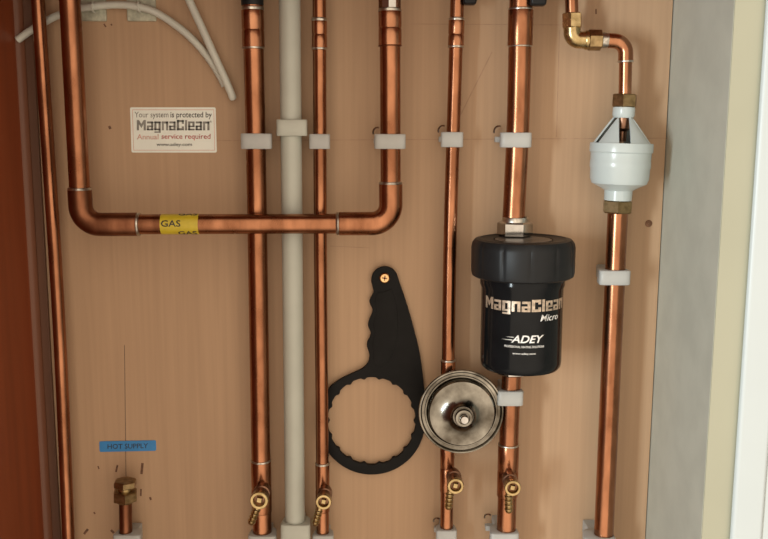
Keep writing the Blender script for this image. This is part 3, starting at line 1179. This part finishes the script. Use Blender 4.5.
bm_hex(bm, ta + a_ * tt(94), ax, 12.6 * s, tt(107.2) - tt(94), 0.35, 0.0072)
obj('compression_nut', bm, 'brass_dull', t)
bm = NB()
bm_hex(bm, ta + a_ * tt(199.8), ax, 15.6 * s, tt(213) - tt(199.8), 0.2, 0.0114)
obj('compression_nut', bm, 'brass_dull', t)

# ------------------------------------------------------------------ cables and their mounts
def smooth3(pts, n=6):
    return [Vector(p) for p in catmull([tuple(p) for p in pts], n)]


cab1 = [(17.5, 40, .010), (30, 31, .010), (52, 18, .010), (68, 12, .010), (83, 8, .0105), (112, 4.8, .0105), (135, 6.2, .0105), (156, 12.5, .0095), (182, 30, .0085), (200, 47.5, .0075), (214, 66, .0065), (222, 80, .006), (225, 86, .0055)]
bm = NB()
pts = smooth3([at(*c) for c in cab1])
bm_tube(bm, pts, 0.0042, 14)
tag(obj('cable', bm, 'cable', loc=at(17.5, 40, 0.01)), 'white cable arching from the left wall under the two pale mounts', 'cable')
cab2 = [(162, -61, .016), (178, -30, .016), (189, -0.5, .0155), (202, 28, .0155), (213.6, 54, .0148), (225, 79, .0140), (231, 93, .0120), (233.2, 99.5, .0085)]
bm = NB()
pts = smooth3([at(*c) for c in cab2])
n = len(pts)
bm_tube(bm, pts, [0.0044] * (n - 3) + [0.0042, 0.0037, 0.0022], 14)
tag(obj('cable', bm, 'cable', loc=at(189, 0, 0.015)), 'straight white cable slanting down from the top, lying over the arched cable', 'cable')

for x0, x1, nm in ((81.5, 105, 'pale square cable mount at top left, beside the gas pipe leg'), (127, 155, 'pale square cable mount at top, further from the gas pipe leg')):
    t = thing('cable_mount', at((x0 + x1) / 2, 21, 0), nm, 'cable mount', 'pale cable mounts')
    bm = NB()
    p0, p1 = at(x0, 21, 0.004), at(x1, -9, 0.004)
    bm_box(bm, (p0.x, -0.004, p0.z), (p1.x, 0, p1.z))
    obj('pad', bm, 'mount', t, bevel=0.0012)
    bm = NB()
    xc = (x0 + x1) / 2 - (0 if x0 < 100 else 2)
    yc_ = 6.8 if x0 < 100 else 6.6
    pc_ = at(xc, yc_, 0.0105)
    pts = []
    for i in range(13):
        a = R(-10 + 200 * i / 12)
        pts.append(Vector((pc_.x, pc_.y - 0.0052 * math.sin(a) , pc_.z + 0.0052 * math.cos(a))))
    pts = [Vector((pc_.x, -0.0035, pc_.z + 0.0055))] + pts + [Vector((pc_.x, -0.0035, pc_.z - 0.0055))]
    bm_tube(bm, pts, 0.0011, 8)
    obj('cable_tie', bm, 'cable', t)

# ------------------------------------------------------------------ stickers
def sticker(corners, mat, name, label, cat, d=0.0006):
    bm = NB()
    ps = [at(x, y, d) for x, y in corners]
    cen = sum(ps, Vector()) / 4
    # rounded corners
    out = []
    n = 4
    for i in range(4):
        p, a, b = ps[i], ps[i - 1], ps[(i + 1) % 4]
        rr = 0.002
        s_, e_ = p + (a - p).normalized() * rr, p + (b - p).normalized() * rr
        for k in range(n + 1):
            u = k / n
            out.append(s_ * (1 - u) ** 2 + p * 2 * u * (1 - u) + e_ * u * u)
    bm_quadplate(bm, out, d - 0.00005)
    root = thing(name, Vector((cen.x, 0, min(p.z for p in ps))), label, cat)
    obj('backing', bm, mat, root, smooth=0)
    return root


st = sticker([(130, 107.3), (215.5, 107.3), (216.8, 152.6), (131.5, 152.6)], 'paper', 'sticker', 'white sticker with black and red service notice on the plywood', 'sticker')
dd = 0.00062
obj('lettering', text_mesh('Your system', flat_text(134.6, 168.5, 111.8, 119.2, dd), 0.006, depth=0.0001), 'ink_faded', st, smooth=0)
obj('lettering', text_mesh('is protected by', flat_text(170.5, 211.8, 111.8, 119.2, dd), 0.010, depth=0.0001), 'ink', st, smooth=0)
obj('lettering', quad_mesh(block_word(), flat_text(136.8, 209.5, 120.0, 132.8, dd), 0.0001, 1), 'ink_faded', st, smooth=0)
obj('lettering', text_mesh('®', flat_text(210, 211.8, 120.6, 122.6, dd), 0.02, depth=0.0001), 'ink_faded', st, smooth=0)
obj('lettering', text_mesh('Annual', flat_text(137, 158.5, 134.2, 139.4, dd), 0.012, depth=0.0001), 'ink_pink', st, smooth=0)
obj('lettering', text_mesh('service required', flat_text(161.5, 210.5, 133.8, 140.4, dd), 0.010, depth=0.0001), 'ink_red', st, smooth=0)
obj('lettering', text_mesh('www.adey.com', flat_text(156.5, 192, 142.6, 147.2, dd), 0.012, depth=0.0001), 'ink', st, smooth=0)
bm = NB()
for (a, b) in (((132.4, 109.8), (213.8, 109.8)), ((213.8, 109.8), (214.8, 150.2)), ((214.8, 150.2), (133.6, 150.2)), ((133.6, 150.2), (132.4, 109.8))):
    p, q = at(*a, dd), at(*b, dd)
    u = (q - p).normalized()
    nn = Vector((-u.z, 0, u.x)) * 0.0003
    bm_quadplate(bm, [p - nn, q - nn, q + nn, p + nn], 0.00003)
obj('border_line', bm, 'ink_pink', st, smooth=0)

st = sticker([(99.2, 441.4), (155.9, 440.3), (156.2, 450.8), (99.6, 452.0)], 'blue', 'label', 'blue tape label above the brass-capped pipe', 'label')
obj('lettering', text_mesh('HOT SUPPLY', flat_text(107.6, 148, 444.2, 449.0, dd, 0.9), 0.006, depth=0.0001), 'ink', st, smooth=0)

# ------------------------------------------------------------------ black valves just above the frame
def top_valve(run, d, label, lever, blk=None):
    p0 = run.p(-48)
    p1 = run.p(-16 if blk is None else blk)
    t = thing('isolating_valve', p1, label, 'valve')
    L = (p0 - p1).length
    axv = p0 - p1
    rb = run.r + 0.006
    bm = NB()
    bm_lathe(bm, [(run.r * 1.01, 0), (rb, 0), (rb, L * 0.2), (rb * 1.15, L * 0.3), (rb * 1.15, L * 0.7), (rb, L * 0.8), (rb, L), (run.r * 1.01, L)], p1, axv, 24, closed=True)
    obj('valve_body', bm, 'brass_dull', t)
    x0, x1, y1 = lever
    dl = d + run.r + 0.004
    bm = NB()
    q0, q1 = at(x0, y1, dl), at(x1, -28, dl)
    bm_box(bm, (q0.x, -dl, q0.z), (q1.x, -dl + 0.016, q1.z))
    obj('lever', bm, 'black', t, bevel=0.0025)
    return t


top_valve(FF, DG_, 'black valve lever at top edge beside the thin pipe of the steel cup', (463.5, 477.5, 3.8))
top_valve(G1, DGP, 'black valve lever at top edge beside the thick pipe of the canister', (530.5, 548, 4.8))
# black sleeve over pipe B
t = thing('pipe_sleeve', B.p(5.5), 'black sleeve at top of the thick pipe left of the plastic pipe', 'pipe sleeve')
p0, p1 = B.p(5.6), B.p(-40)
bm = NB()
bm_lathe(bm, [(0.0113, 0), (0.0120, 0), (0.0124, 0.001), (0.0124, (p1 - p0).length), (0.0113, (p1 - p0).length)], p0, p1 - p0, 28, closed=True)
obj('sleeve', bm, 'black', t)

# ------------------------------------------------------------------ light
def area(name, loc, target, size, power, col, shape='DISK', sy=None):
    l = bpy.data.lights.new(name, 'AREA')
    l.shape = shape
    l.size = size
    if sy:
        l.size_y = sy
    l.energy = power
    l.color = col
    o = bpy.data.objects.new(name, l)
    COL.objects.link(o)
    o.location = loc
    o.rotation_euler = (Vector(target) - Vector(loc)).to_track_quat('-Z', 'Y').to_euler()
    return o


# daylight from a window to the left, cool; the deepened left wall keeps it off the left of the board
area('window_light', (-1.02, -1.55, 1.36), (0.10, 0, 1.36), 0.17, 16.5, (0.87, 1.0, 1.05), 'RECTANGLE', 0.7)
# warm lit room behind the camera
w = bpy.data.worlds.new('room')
SC.world = w
w.use_nodes = True
nt = w.node_tree
bg = nt.nodes['Background']
tc = nt.nodes.new('ShaderNodeTexCoord')
vm = nt.nodes.new('ShaderNodeVectorMath')
vm.operation = 'DOT_PRODUCT'
nt.links.new(tc.outputs['Generated'], vm.inputs[0])
vm.inputs[1].default_value = Vector((-0.05, -0.97, 0.0)).normalized()
rp = nt.nodes.new('ShaderNodeValToRGB')
rp.color_ramp.interpolation = 'EASE'
rp.color_ramp.elements[0].position = 0.10
rp.color_ramp.elements[0].color = (0.07, 0.055, 0.042, 1)
rp.color_ramp.elements[1].position = 0.90
rp.color_ramp.elements[1].color = (1.0, 0.82, 0.64, 1)
nt.links.new(vm.outputs['Value'], rp.inputs['Fac'])
nt.links.new(rp.outputs['Color'], bg.inputs['Color'])
bg.inputs['Strength'].default_value = 1.24

SC.view_settings.view_transform = 'Standard'
SC.view_settings.look = 'None'
SC.view_settings.gamma = 1.0
SC.view_settings.exposure = 0.4
SC.view_settings.use_curve_mapping = False
